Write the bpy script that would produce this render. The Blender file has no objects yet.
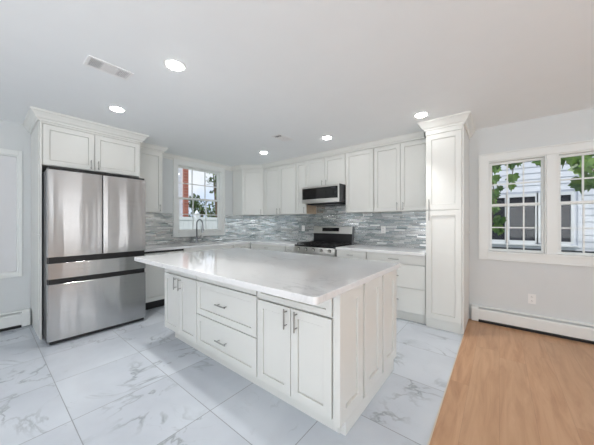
import bpy, bmesh, math, random
from mathutils import Vector, Matrix
S = bpy.context.scene
C = S.collection
PI = math.pi
R = math.radians

# ------------------------------------------------------------------ camera
cd = bpy.data.cameras.new('camera')
cd.sensor_width = 36.0
cd.lens = 36.0 * 252.6 / 594.0
cd.shift_y = 0.5 / 594.0
cd.clip_start = 0.05
cam = bpy.data.objects.new('camera', cd)
cam.location = (0, 0, 1.30)
cam.rotation_euler = (R(90), 0, R(38.7))
C.objects.link(cam)
S.camera = cam

# ------------------------------------------------------------------ view + world
S.view_settings.view_transform = 'Standard'
S.view_settings.look = 'None'
S.view_settings.gamma = 1.0
S.view_settings.use_curve_mapping = False
S.view_settings.exposure = 0.36
S.cycles.diffuse_bounces = 8
S.cycles.max_bounces = 14
S.cycles.sample_clamp_indirect = 6.0

w = bpy.data.worlds.new('sky')
S.world = w
w.use_nodes = True
nt = w.node_tree
bg = nt.nodes['Background']
tc = nt.nodes.new('ShaderNodeTexCoord')
nz = nt.nodes.new('ShaderNodeTexNoise')
nz.inputs['Scale'].default_value = 4.0
nz.inputs['Detail'].default_value = 5.0
cr = nt.nodes.new('ShaderNodeValToRGB')
cr.color_ramp.elements[0].position = 0.42
cr.color_ramp.elements[0].color = (0.68, 0.80, 1.0, 1)
cr.color_ramp.elements[1].position = 0.60
cr.color_ramp.elements[1].color = (0.93, 0.95, 1.0, 1)
nt.links.new(tc.outputs['Generated'], nz.inputs['Vector'])
nt.links.new(nz.outputs['Fac'], cr.inputs['Fac'])
nt.links.new(cr.outputs['Color'], bg.inputs['Color'])
bg.inputs['Strength'].default_value = 0.85


def area(name, loc, rot, sx, sy, power, col=(1, 1, 1)):
    l = bpy.data.lights.new(name, 'AREA')
    l.shape = 'RECTANGLE'
    l.size, l.size_y = sx, sy
    l.energy = power
    l.color = col
    o = bpy.data.objects.new(name, l)
    o.location = loc
    o.rotation_euler = rot
    C.objects.link(o)
    return o


# added area lights in unseen openings, broad ones tilted up to brighten the ceiling
WARM_FILL = (1.0, 0.985, 0.975)
COOL = (0.95, 0.98, 1.0)
area('rear_fill', (-1.20, -2.66, 1.40), (R(146), 0, 0), 1.0, 1.9, 46, WARM_FILL)
area('rear_fill_second', (1.2, -2.66, 1.40), (R(146), 0, 0), 1.9, 1.9, 52, COOL)
area('side_fill', (3.36, -1.2, 1.35), (R(135), 0, R(90)), 1.5, 2.0, 42, COOL)
area('side_streak', (3.36, 1.475, 1.40), (R(90), 0, R(90)), 0.16, 1.9, 3.2, WARM_FILL)  # narrow lights from here on are added for bright streaks on the refrigerator
area('side_streak_second', (3.36, 1.925, 1.40), (R(90), 0, R(90)), 0.16, 1.9, 3.2, WARM_FILL)
area('side_streak_third', (3.36, 3.20, 1.40), (R(90), 0, R(90)), 0.22, 1.9, 3.5, WARM_FILL)
sl = bpy.data.lights.new('sun', 'SUN')
sl.energy = 1.7
sl.angle = R(1.5)
sl.color = (1.0, 0.97, 0.92)
so = bpy.data.objects.new('sun', sl)
so.rotation_euler = Vector((-0.55, 0.62, -1.0)).to_track_quat('-Z', 'Y').to_euler()
C.objects.link(so)

# ------------------------------------------------------------------ materials
def nmat(name):
    m = bpy.data.materials.new(name)
    m.use_nodes = True
    t = m.node_tree
    return m, t, t.nodes['Principled BSDF']


def N(t, typ, **kw):
    n = t.nodes.new(typ)
    for k, v in kw.items():
        setattr(n, k, v)
    return n


def math_n(t, op, a, b=None):
    n = N(t, 'ShaderNodeMath', operation=op)
    for i, q in enumerate((a, b)):
        if q is None:
            continue
        if isinstance(q, (int, float)):
            n.inputs[i].default_value = q
        else:
            t.links.new(q, n.inputs[i])
    return n.outputs[0]


def ramp(t, fac, stops):
    n = N(t, 'ShaderNodeValToRGB')
    e = n.color_ramp.elements
    while len(e) < len(stops):
        e.new(0.5)
    for el, (p, c) in zip(e, stops):
        el.position = p
        el.color = (c[0], c[1], c[2], 1)
    t.links.new(fac, n.inputs['Fac'])
    return n.outputs['Color']


def paint(name, col, rough=0.5, metal=0.0, var=0.02, scale=6.0, bump=0.0):
    """a plain finish with a faint procedural mottling"""
    m, t, p = nmat(name)
    co = N(t, 'ShaderNodeTexCoord')
    n = N(t, 'ShaderNodeTexNoise')
    n.inputs['Scale'].default_value = scale
    n.inputs['Detail'].default_value = 3
    t.links.new(co.outputs['Object'], n.inputs['Vector'])
    lo = [max(0, c * (1 - var)) for c in col]
    hi = [min(1, c * (1 + var)) for c in col]
    t.links.new(ramp(t, n.outputs['Fac'], [(0.3, lo), (0.7, hi)]), p.inputs['Base Color'])
    p.inputs['Roughness'].default_value = rough
    p.inputs['Metallic'].default_value = metal
    if bump:
        b = N(t, 'ShaderNodeBump')
        b.inputs['Strength'].default_value = bump
        b.inputs['Distance'].default_value = 0.002
        n2 = N(t, 'ShaderNodeTexNoise')
        n2.inputs['Scale'].default_value = 180
        t.links.new(co.outputs['Object'], n2.inputs['Vector'])
        t.links.new(n2.outputs['Fac'], b.inputs['Height'])
        t.links.new(b.outputs['Normal'], p.inputs['Normal'])
    return m


def veins(t, vec, scale, width, seed_vec=None, distort=1.2):
    """thin wandering lines where a warped noise crosses its middle value"""
    n = N(t, 'ShaderNodeTexNoise')
    n.inputs['Scale'].default_value = scale
    n.inputs['Detail'].default_value = 5
    n.inputs['Roughness'].default_value = 0.55
    n.inputs['Distortion'].default_value = distort
    t.links.new(vec, n.inputs['Vector'])
    d = math_n(t, 'ABSOLUTE', math_n(t, 'SUBTRACT', n.outputs['Fac'], 0.5))
    mr = N(t, 'ShaderNodeMapRange')
    mr.inputs['From Min'].default_value = 0.0
    mr.inputs['From Max'].default_value = width
    mr.inputs['To Min'].default_value = 1.0
    mr.inputs['To Max'].default_value = 0.0
    t.links.new(d, mr.inputs['Value'])
    return mr.outputs['Result']


def mixc(t, fac, a, b):
    n = N(t, 'ShaderNodeMix', data_type='RGBA')
    if isinstance(fac, (int, float)):
        n.inputs[0].default_value = fac
    else:
        t.links.new(fac, n.inputs[0])
    for i, q in ((6, a), (7, b)):
        if isinstance(q, (tuple, list)):
            n.inputs[i].default_value = (q[0], q[1], q[2], 1)
        else:
            t.links.new(q, n.inputs[i])
    return n.outputs[2]


def make_tile():
    m, t, p = nmat('marble_tile')
    co = N(t, 'ShaderNodeTexCoord')
    sep = N(t, 'ShaderNodeSeparateXYZ')
    t.links.new(co.outputs['Object'], sep.inputs[0])
    u = math_n(t, 'DIVIDE', math_n(t, 'SUBTRACT', sep.outputs['X'], -0.30), 0.632)
    v = math_n(t, 'DIVIDE', math_n(t, 'SUBTRACT', sep.outputs['Y'], 0.372), 0.618)
    iu, iv = math_n(t, 'FLOOR', u), math_n(t, 'FLOOR', v)
    fu, fv = math_n(t, 'FRACT', u), math_n(t, 'FRACT', v)
    cm = N(t, 'ShaderNodeCombineXYZ')
    t.links.new(iu, cm.inputs[0]); t.links.new(iv, cm.inputs[1])
    wn = N(t, 'ShaderNodeTexWhiteNoise', noise_dimensions='3D')
    t.links.new(cm.outputs[0], wn.inputs['Vector'])
    sc = N(t, 'ShaderNodeVectorMath', operation='SCALE')
    sc.inputs['Scale'].default_value = 37.0
    t.links.new(wn.outputs['Color'], sc.inputs[0])
    ad = N(t, 'ShaderNodeVectorMath', operation='ADD')
    t.links.new(co.outputs['Object'], ad.inputs[0]); t.links.new(sc.outputs[0], ad.inputs[1])
    big = veins(t, ad.outputs[0], 1.15, 0.022, distort=1.6)
    fine = veins(t, ad.outputs[0], 2.6, 0.012, distort=2.0)
    gate = N(t, 'ShaderNodeTexNoise'); gate.inputs['Scale'].default_value = 2.2
    t.links.new(ad.outputs[0], gate.inputs['Vector'])
    g = N(t, 'ShaderNodeMapRange')
    g.inputs['From Min'].default_value = 0.46; g.inputs['From Max'].default_value = 0.64
    t.links.new(gate.outputs['Fac'], g.inputs['Value'])
    cloud = N(t, 'ShaderNodeTexNoise'); cloud.inputs['Scale'].default_value = 1.6; cloud.inputs['Detail'].default_value = 4
    t.links.new(ad.outputs[0], cloud.inputs['Vector'])
    base = ramp(t, cloud.outputs['Fac'], [(0.35, (0.51, 0.545, 0.60)), (0.65, (0.61, 0.65, 0.70))])
    c1 = mixc(t, math_n(t, 'MULTIPLY', math_n(t, 'MULTIPLY', big, g.outputs['Result']), 0.75), base, (0.28, 0.30, 0.32))
    c2 = mixc(t, math_n(t, 'MULTIPLY', math_n(t, 'MULTIPLY', fine, g.outputs['Result']), 0.22), c1, (0.36, 0.38, 0.40))
    # grout
    eu = math_n(t, 'MINIMUM', fu, math_n(t, 'SUBTRACT', 1.0, fu))
    ev = math_n(t, 'MINIMUM', fv, math_n(t, 'SUBTRACT', 1.0, fv))
    gr = math_n(t, 'LESS_THAN', math_n(t, 'MINIMUM', eu, ev), 0.0042)
    c3 = mixc(t, gr, c2, (0.27, 0.285, 0.30))
    t.links.new(c3, p.inputs['Base Color'])
    t.links.new(math_n(t, 'ADD', math_n(t, 'MULTIPLY', gr, 0.5), 0.13), p.inputs['Roughness'])
    return m


def make_quartz():
    m, t, p = nmat('white_quartz')
    co = N(t, 'ShaderNodeTexCoord')
    mp = N(t, 'ShaderNodeMapping')
    mp.inputs['Rotation'].default_value = (0, 0, R(25))
    mp.inputs['Scale'].default_value = (0.8, 1.5, 1)
    t.links.new(co.outputs['Object'], mp.inputs['Vector'])
    v1 = veins(t, mp.outputs[0], 1.0, 0.014, distort=1.0)
    v2 = veins(t, mp.outputs[0], 2.3, 0.010, distort=1.6)
    gate = N(t, 'ShaderNodeTexNoise'); gate.inputs['Scale'].default_value = 1.7
    t.links.new(co.outputs['Object'], gate.inputs['Vector'])
    g = N(t, 'ShaderNodeMapRange')
    g.inputs['From Min'].default_value = 0.42; g.inputs['From Max'].default_value = 0.62
    t.links.new(gate.outputs['Fac'], g.inputs['Value'])
    c1 = mixc(t, math_n(t, 'MULTIPLY', v1, math_n(t, 'MULTIPLY', g.outputs['Result'], 0.55)), (0.78, 0.785, 0.79), (0.46, 0.47, 0.48))
    c2 = mixc(t, math_n(t, 'MULTIPLY', v2, 0.16), c1, (0.50, 0.51, 0.52))
    t.links.new(c2, p.inputs['Base Color'])
    p.inputs['Roughness'].default_value = 0.07
    return m


def make_mosaic():
    m, t, p = nmat('mosaic_strips')
    co = N(t, 'ShaderNodeTexCoord')
    sep = N(t, 'ShaderNodeSeparateXYZ')
    t.links.new(co.outputs['Object'], sep.inputs[0])
    run = math_n(t, 'ADD', sep.outputs['X'], sep.outputs['Y'])
    v = math_n(t, 'DIVIDE', sep.outputs['Z'], 0.0245)
    iv = math_n(t, 'FLOOR', v); fv = math_n(t, 'FRACT', v)
    wr = N(t, 'ShaderNodeTexWhiteNoise', noise_dimensions='1D')
    t.links.new(iv, wr.inputs['W'])
    u = math_n(t, 'ADD', math_n(t, 'DIVIDE', run, 0.165), math_n(t, 'MULTIPLY', wr.outputs['Value'], 7.0))
    iu = math_n(t, 'FLOOR', u); fu = math_n(t, 'FRACT', u)
    cm = N(t, 'ShaderNodeCombineXYZ')
    t.links.new(iu, cm.inputs[0]); t.links.new(iv, cm.inputs[1])
    wn = N(t, 'ShaderNodeTexWhiteNoise', noise_dimensions='2D')
    t.links.new(cm.outputs[0], wn.inputs['Vector'])
    col = ramp(t, wn.outputs['Value'], [(0.0, (0.33, 0.385, 0.395)), (0.25, (0.47, 0.51, 0.52)), (0.55, (0.56, 0.575, 0.575)),
                                        (0.82, (0.63, 0.64, 0.64)), (0.97, (0.88, 0.89, 0.89))])
    ev = math_n(t, 'MINIMUM', fv, math_n(t, 'SUBTRACT', 1.0, fv))
    eu = math_n(t, 'MINIMUM', fu, math_n(t, 'SUBTRACT', 1.0, fu))
    gr = math_n(t, 'MAXIMUM', math_n(t, 'LESS_THAN', ev, 0.05), math_n(t, 'LESS_THAN', eu, 0.009))
    c = mixc(t, gr, col, (0.50, 0.51, 0.51))
    t.links.new(c, p.inputs['Base Color'])
    p.inputs['Metallic'].default_value = 0.85
    sepc = N(t, 'ShaderNodeSeparateColor')
    t.links.new(wn.outputs['Color'], sepc.inputs[0])
    rg = math_n(t, 'ADD', math_n(t, 'MULTIPLY', sepc.outputs[1], 0.22), 0.12)
    t.links.new(math_n(t, 'MAXIMUM', rg, math_n(t, 'MULTIPLY', gr, 0.7)), p.inputs['Roughness'])
    b = N(t, 'ShaderNodeBump'); b.inputs['Strength'].default_value = 0.25; b.inputs['Distance'].default_value = 0.003
    t.links.new(math_n(t, 'SUBTRACT', sepc.outputs[0], gr), b.inputs['Height'])
    t.links.new(b.outputs['Normal'], p.inputs['Normal'])
    return m


def make_wood():
    m, t, p = nmat('oak_planks')
    co = N(t, 'ShaderNodeTexCoord')
    sep = N(t, 'ShaderNodeSeparateXYZ')
    t.links.new(co.outputs['Object'], sep.inputs[0])
    u = math_n(t, 'DIVIDE', sep.outputs['X'], 0.19)
    iu = math_n(t, 'FLOOR', u); fu = math_n(t, 'FRACT', u)
    wr = N(t, 'ShaderNodeTexWhiteNoise', noise_dimensions='1D')
    t.links.new(iu, wr.inputs['W'])
    v = math_n(t, 'ADD', math_n(t, 'DIVIDE', sep.outputs['Y'], 1.5), math_n(t, 'MULTIPLY', wr.outputs['Value'], 5.0))
    iv = math_n(t, 'FLOOR', v); fv = math_n(t, 'FRACT', v)
    cm = N(t, 'ShaderNodeCombineXYZ')
    t.links.new(iu, cm.inputs[0]); t.links.new(iv, cm.inputs[1])
    wn = N(t, 'ShaderNodeTexWhiteNoise', noise_dimensions='2D')
    t.links.new(cm.outputs[0], wn.inputs['Vector'])
    sc = N(t, 'ShaderNodeVectorMath', operation='SCALE'); sc.inputs['Scale'].default_value = 20
    t.links.new(wn.outputs['Color'], sc.inputs[0])
    mp = N(t, 'ShaderNodeMapping'); mp.inputs['Scale'].default_value = (9, 0.9, 1)
    t.links.new(co.outputs['Object'], mp.inputs['Vector'])
    ad = N(t, 'ShaderNodeVectorMath', operation='ADD')
    t.links.new(mp.outputs[0], ad.inputs[0]); t.links.new(sc.outputs[0], ad.inputs[1])
    g = N(t, 'ShaderNodeTexNoise'); g.inputs['Scale'].default_value = 1.6; g.inputs['Detail'].default_value = 7
    g.inputs['Roughness'].default_value = 0.6; g.inputs['Distortion'].default_value = 1.0
    t.links.new(ad.outputs[0], g.inputs['Vector'])
    base = ramp(t, g.outputs['Fac'], [(0.28, (0.42, 0.220, 0.115)), (0.5, (0.54, 0.305, 0.168)), (0.75, (0.63, 0.375, 0.220))])
    tint = mixc(t, math_n(t, 'MULTIPLY', wn.outputs['Value'], 0.22), base, (0.52, 0.36, 0.23))
    eu = math_n(t, 'MINIMUM', fu, math_n(t, 'SUBTRACT', 1.0, fu))
    ev = math_n(t, 'MINIMUM', fv, math_n(t, 'SUBTRACT', 1.0, fv))
    gr = math_n(t, 'MAXIMUM', math_n(t, 'LESS_THAN', eu, 0.006), math_n(t, 'LESS_THAN', ev, 0.0008))
    c = mixc(t, math_n(t, 'MULTIPLY', gr, 0.28), tint, (0.16, 0.085, 0.045))
    t.links.new(c, p.inputs['Base Color'])
    p.inputs['Roughness'].default_value = 0.38
    return m


def make_steel(name, col=(0.44, 0.445, 0.455), rough=0.26, wave=0.35, aniso=0.6):
    m, t, p = nmat(name)
    co = N(t, 'ShaderNodeTexCoord')
    mp = N(t, 'ShaderNodeMapping'); mp.inputs['Scale'].default_value = (3.0, 3.0, 0.35)
    t.links.new(co.outputs['Object'], mp.inputs['Vector'])
    n = N(t, 'ShaderNodeTexNoise'); n.inputs['Scale'].default_value = 2.2; n.inputs['Detail'].default_value = 1.5
    t.links.new(mp.outputs[0], n.inputs['Vector'])
    b = N(t, 'ShaderNodeBump'); b.inputs['Strength'].default_value = wave; b.inputs['Distance'].default_value = 0.02
    t.links.new(n.outputs['Fac'], b.inputs['Height'])
    t.links.new(b.outputs['Normal'], p.inputs['Normal'])
    mp2 = N(t, 'ShaderNodeMapping'); mp2.inputs['Scale'].default_value = (2, 2, 400)
    t.links.new(co.outputs['Object'], mp2.inputs['Vector'])
    n2 = N(t, 'ShaderNodeTexNoise'); n2.inputs['Scale'].default_value = 1.0
    t.links.new(mp2.outputs[0], n2.inputs['Vector'])
    t.links.new(ramp(t, n2.outputs['Fac'], [(0.3, [c * 0.93 for c in col]), (0.7, [c * 1.05 for c in col])]), p.inputs['Base Color'])
    p.inputs['Metallic'].default_value = 1.0
    p.inputs['Roughness'].default_value = rough
    p.inputs['Anisotropic'].default_value = aniso
    p.inputs['Anisotropic Rotation'].default_value = 0.25
    tg = N(t, 'ShaderNodeTangent', direction_type='RADIAL', axis='Z')
    t.links.new(tg.outputs[0], p.inputs['Tangent'])
    return m


def make_glass():
    m = bpy.data.materials.new('window_glass')
    m.use_nodes = True
    t = m.node_tree
    t.nodes.clear()
    out = N(t, 'ShaderNodeOutputMaterial')
    tr = N(t, 'ShaderNodeBsdfTransparent'); tr.inputs['Color'].default_value = (0.97, 0.98, 0.98, 1)
    gl = N(t, 'ShaderNodeBsdfGlossy'); gl.inputs['Roughness'].default_value = 0.02
    lw = N(t, 'ShaderNodeLayerWeight'); lw.inputs['Blend'].default_value = 0.5
    fac = math_n(t, 'ADD', math_n(t, 'MULTIPLY', math_n(t, 'POWER', lw.outputs['Facing'], 4.0), 0.4), 0.012)
    mx = N(t, 'ShaderNodeMixShader')
    t.links.new(fac, mx.inputs[0]); t.links.new(tr.outputs[0], mx.inputs[1]); t.links.new(gl.outputs[0], mx.inputs[2])
    t.links.new(mx.outputs[0], out.inputs['Surface'])
    return m


def make_emit(name, col, strength):
    m, t, p = nmat(name)
    p.inputs['Base Color'].default_value = (*col, 1)
    p.inputs['Emission Color'].default_value = (*col, 1)
    p.inputs['Emission Strength'].default_value = strength
    return m


def make_brick():
    m, t, p = nmat('red_brick')
    co = N(t, 'ShaderNodeTexCoord')
    b = N(t, 'ShaderNodeTexBrick')
    b.inputs['Color1'].default_value = (0.42, 0.14, 0.10, 1)
    b.inputs['Color2'].default_value = (0.33, 0.11, 0.08, 1)
    b.inputs['Mortar'].default_value = (0.5, 0.42, 0.38, 1)
    b.inputs['Scale'].default_value = 4.0
    mp = N(t, 'ShaderNodeMapping'); mp.inputs['Rotation'].default_value = (R(90), 0, R(90))
    t.links.new(co.outputs['Object'], mp.inputs['Vector'])
    t.links.new(mp.outputs[0], b.inputs['Vector'])
    t.links.new(b.outputs['Color'], p.inputs['Base Color'])
    p.inputs['Roughness'].default_value = 1.0
    return m


def make_leaf(name, a, b_):
    m, t, p = nmat(name)
    co = N(t, 'ShaderNodeTexCoord')
    n = N(t, 'ShaderNodeTexNoise'); n.inputs['Scale'].default_value = 9.0; n.inputs['Detail'].default_value = 4
    t.links.new(co.outputs['Object'], n.inputs['Vector'])
    t.links.new(ramp(t, n.outputs['Fac'], [(0.35, a), (0.65, b_)]), p.inputs['Base Color'])
    p.inputs['Roughness'].default_value = 0.45
    p.inputs['Subsurface Weight'].default_value = 0.0
    return m


M = {
    'wall': paint('wall_paint', (0.675, 0.70, 0.708), 0.7, var=0.008, bump=0.05),
    'ceil': paint('ceiling_paint', (0.87, 0.895, 0.91), 0.8, var=0.006, bump=0.05),
    'trim': paint('trim_paint', (0.795, 0.815, 0.805), 0.4, var=0.008),
    'cab': paint('cabinet_lacquer', (0.76, 0.765, 0.735), 0.33, var=0.008),
    'tan': paint('bare_plywood', (0.52, 0.40, 0.28), 0.6, var=0.12, scale=14),
    'black': paint('black_plastic', (0.008, 0.008, 0.009), 0.35, var=0.2),
    'dark': paint('charcoal_metal', (0.07, 0.072, 0.078), 0.4, 0.5, var=0.1),
    'iron': paint('cast_iron', (0.018, 0.018, 0.018), 0.55, var=0.2, scale=40),
    'blackglass': paint('black_glass', (0.008, 0.008, 0.009), 0.06, var=0.1),
    'nickel': paint('brushed_nickel', (0.42, 0.415, 0.40), 0.30, 1.0, var=0.05),
    'gun': paint('gunmetal', (0.26, 0.275, 0.29), 0.28, 1.0, var=0.05),
    'blind': paint('white_blind', (0.74, 0.745, 0.76), 0.8, var=0.01),
    'plate': paint('white_plastic', (0.83, 0.83, 0.82), 0.4, var=0.01),
    'siding': paint('white_siding', (0.76, 0.78, 0.84), 0.55, var=0.02),
    'vinyl': paint('white_vinyl', (0.80, 0.81, 0.83), 0.5, var=0.02),
    'pane': paint('dark_pane', (0.022, 0.023, 0.032), 0.8, var=0.3, scale=3),
    'roof': paint('grey_shingles', (0.25, 0.25, 0.26), 0.9, var=0.2, scale=20),
    'grass': paint('lawn', (0.14, 0.20, 0.07), 0.95, var=0.3, scale=8),
    'bark': paint('bark', (0.16, 0.11, 0.075), 0.9, var=0.3, scale=20),
    'seam': paint('transition_strip', (0.62, 0.55, 0.45), 0.5, var=0.05),
    'louvre': paint('vent_enamel', (0.86, 0.86, 0.86), 0.5, var=0.01),
    'duct': paint('duct_dark', (0.09, 0.09, 0.092), 0.8, var=0.1),
    'tile': make_tile(), 'quartz': make_quartz(), 'mosaic': make_mosaic(), 'wood': make_wood(),
    'steel': make_steel('stainless_steel', (0.54, 0.54, 0.54), 0.20, 0.30, 0.7),
    'steel2': make_steel('satin_steel', (0.74, 0.73, 0.70), 0.28, 0.05, 0.3),
    'glass': make_glass(), 'brick': make_brick(),
    'lamp': make_emit('lamp_diffuser', (1.0, 0.99, 0.97), 32.0),
    'leafa': make_leaf('grape_leaf', (0.05, 0.13, 0.025), (0.16, 0.28, 0.05)),
    'leafb': make_leaf('tree_leaf', (0.06, 0.11, 0.035), (0.20, 0.27, 0.09)),
}

# ------------------------------------------------------------------ mesh helpers
class MB:
    def __init__(s):
        s.b = bmesh.new()

    def box(s, x0, x1, y0, y1, z0, z1):
        vs = [s.b.verts.new(p) for p in ((x0, y0, z0), (x1, y0, z0), (x1, y1, z0), (x0, y1, z0),
                                         (x0, y0, z1), (x1, y0, z1), (x1, y1, z1), (x0, y1, z1))]
        for f in ((3, 2, 1, 0), (4, 5, 6, 7), (0, 1, 5, 4), (1, 2, 6, 5), (2, 3, 7, 6), (3, 0, 4, 7)):
            s.b.faces.new([vs[i] for i in f])
        return s

    def prism(s, pts, z0, z1):
        """plan polygon (counter-clockwise) extruded in z"""
        lo = [s.b.verts.new((x, y, z0)) for x, y in pts]
        hi = [s.b.verts.new((x, y, z1)) for x, y in pts]
        s.b.faces.new(lo[::-1]); s.b.faces.new(hi)
        n = len(pts)
        for i in range(n):
            j = (i + 1) % n
            s.b.faces.new((lo[i], lo[j], hi[j], hi[i]))
        return s

    def xprism(s, prof, x0, x1):
        """(y, z) profile extruded along x"""
        a = [s.b.verts.new((x0, y, z)) for y, z in prof]
        c = [s.b.verts.new((x1, y, z)) for y, z in prof]
        n = len(prof)
        s.b.faces.new(a); s.b.faces.new(c[::-1])
        for i in range(n):
            j = (i + 1) % n
            s.b.faces.new((a[j], a[i], c[i], c[j]))
        return s

    def cyl(s, p0, p1, r, n=14, r1=None):
        p0, p1 = Vector(p0), Vector(p1)
        d = p1 - p0
        r1 = r if r1 is None else r1
        mat = Matrix.Translation((p0 + p1) / 2) @ d.to_track_quat('Z', 'Y').to_matrix().to_4x4()
        bmesh.ops.create_cone(s.b, cap_ends=True, segments=n, radius1=r, radius2=r1, depth=d.length, matrix=mat)
        return s

    def tube(s, pts, r, n=12):
        pts = [Vector(p) for p in pts]
        rings = []
        up = Vector((0, 1, 0.001)).normalized()
        for i, p in enumerate(pts):
            a = pts[max(0, i - 1)]; c = pts[min(len(pts) - 1, i + 1)]
            tg = (c - a).normalized()
            u = tg.cross(up)
            if u.length < 1e-4:
                u = tg.cross(Vector((1, 0, 0)))
            u.normalize(); v = tg.cross(u)
            rr = r[i] if isinstance(r, (list, tuple)) else r
            rings.append([s.b.verts.new(p + u * math.cos(k * 2 * PI / n) * rr + v * math.sin(k * 2 * PI / n) * rr) for k in range(n)])
        for A, B in zip(rings, rings[1:]):
            for k in range(n):
                s.b.faces.new((A[k], A[(k + 1) % n], B[(k + 1) % n], B[k]))
        s.b.faces.new(rings[0][::-1]); s.b.faces.new(rings[-1])
        return s

    def shaker(s, x0, x1, z0, z1, y=0.0, t=0.02, rail=0.06, rec=0.009):
        """door leaf whose front is at -y side: a frame with a recessed centre"""
        yf, yb = y - t, y
        o = [(x0, z0), (x1, z0), (x1, z1), (x0, z1)]
        rz = min(rail, (z1 - z0) * 0.28)
        i_ = [(x0 + rail, z0 + rz), (x1 - rail, z0 + rz), (x1 - rail, z1 - rz), (x0 + rail, z1 - rz)]
        gw = 0.0038
        k_ = [(x0 + rail + gw, z0 + rz + gw), (x1 - rail - gw, z0 + rz + gw), (x1 - rail - gw, z1 - rz - gw), (x0 + rail + gw, z1 - rz - gw)]
        V = s.b.verts.new
        gd = min(t - 0.002, rec + 0.010)      # joint groove round the floating centre panel
        rows = [[V((a, yf, b)) for a, b in o], [V((a, yf, b)) for a, b in i_], [V((a, yf + gd, b)) for a, b in i_],
                [V((a, yf + gd, b)) for a, b in k_], [V((a, yf + rec, b)) for a, b in k_]]
        ob = [V((a, yb, b)) for a, b in o]
        for k in range(4):
            j = (k + 1) % 4
            for A, B in zip(rows, rows[1:]):
                s.b.faces.new((A[k], A[j], B[j], B[k]))
            s.b.faces.new((rows[0][j], rows[0][k], ob[k], ob[j]))
        s.b.faces.new(rows[-1])
        s.b.faces.new(ob[::-1])
        return s

    def build(s, name, m, parent=None, bevel=0.0, smooth=False, seg=2):
        bmesh.ops.recalc_face_normals(s.b, faces=s.b.faces[:])
        me = bpy.data.meshes.new(name)
        s.b.to_mesh(me); s.b.free()
        if smooth:
            for p in me.polygons:
                p.use_smooth = True
        me.materials.append(M[m] if isinstance(m, str) else m)
        o = bpy.data.objects.new(name, me)
        C.objects.link(o)
        if parent:
            o.parent = parent
        if bevel:
            b = o.modifiers.new('bevel', 'BEVEL')
            b.width = bevel; b.segments = seg; b.limit_method = 'ANGLE'; b.angle_limit = R(40)
        return o


def tag(o, label, cat, group=None, kind=None):
    o['label'] = label
    o['category'] = cat
    if group:
        o['group'] = group
    if kind:
        o['kind'] = kind
    return o


def thing(name, label, cat, loc=(0, 0, 0), rz=0.0, group=None):
    o = bpy.data.objects.new(name, None)
    C.objects.link(o)
    o.location = loc
    o.rotation_euler = (0, 0, rz)
    return tag(o, label, cat, group)


def struct(name, mb, m, parent=None, **k):
    o = mb.build(name, m, parent, **k)
    o['kind'] = 'structure'
    return o


def sroot(name, loc=(0, 0, 0), rz=0.0):
    o = bpy.data.objects.new(name, None)
    C.objects.link(o)
    o.location = loc
    o.rotation_euler = (0, 0, rz)
    o['kind'] = 'structure'
    return o


XW, YB, H = -4.70, 4.145, 2.55      # left wall, back wall, ceiling height

# ------------------------------------------------------------------ room shell
struct('floor_tile', MB().box(XW - .12, -0.325, -2.72, YB + .12, -0.05, 0), 'tile')
struct('floor_wood', MB().box(-0.325, 3.52, -2.72, YB + .12, -0.05, 0), 'wood')
struct('trim_1', MB().box(-0.329, -0.321, -2.60, 3.49, 0.0, 0.004), 'seam')
struct('roof', MB().box(XW - .12, 5.4, -4.6, -2.72, 2.72, 2.82).box(3.52, 5.4, -2.72, YB + .12, 2.72, 2.82), 'roof')  # unseen slab added to keep the sun out of the rear and right openings
struct('ceiling', MB().box(XW - .12, 3.52, -2.72, YB + .12, H, H + .12), 'ceil')


def wall_with_holes(name, axis, pos, thick, a0, a1, holes):
    """vertical wall: axis 'x' runs along x at y=pos..pos+thick, 'y' runs along y at x=pos..pos+thick"""
    mb = MB()

    def bx(p, q, z0, z1):
        if q - p < 1e-4 or z1 - z0 < 1e-4:
            return
        if axis == 'x':
            mb.box(p, q, min(pos, pos + thick), max(pos, pos + thick), z0, z1)
        else:
            mb.box(min(pos, pos + thick), max(pos, pos + thick), p, q, z0, z1)
    cur = a0
    for (h0, h1, z0, z1) in sorted(holes):
        bx(cur, h0, 0, H)
        bx(h0, h1, 0, z0); bx(h0, h1, z1, H)
        cur = h1
    bx(cur, a1, 0, H)
    return struct(name, mb, 'wall')


WC = (-0.115, 1.125, 0.925, 2.10)         # window in the back wall
WA = (2.295, 3.235, 1.13, 2.40)           # window over the sink
WL = (-0.75, 0.285, 0.68, 2.14)            # shaded window left of the refrigerator
wall_with_holes('wall_back', 'x', YB, 0.14, XW - .12, 3.52, [WC])
wall_with_holes('wall_left', 'y', XW, -0.12, -2.6, YB, [WA, WL])
wall_with_holes('wall_front', 'x', -2.60, -0.12, XW - .12, 3.52, [(-1.75, -0.65, 0.35, 2.40), (0.20, 2.20, 0.35, 2.40)])  # unseen openings, added and placed for the rear fill lights
wall_with_holes('wall_right', 'y', 3.40, 0.12, -2.6, YB, [(-2.0, -0.4, 0.25, 2.40), (1.38, 1.57, 0.4, 2.40), (1.83, 2.02, 0.4, 2.40), (3.08, 3.32, 0.4, 2.40)])  # unseen openings added for lighting, narrow ones shaped for streaks on the refrigerator


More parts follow.
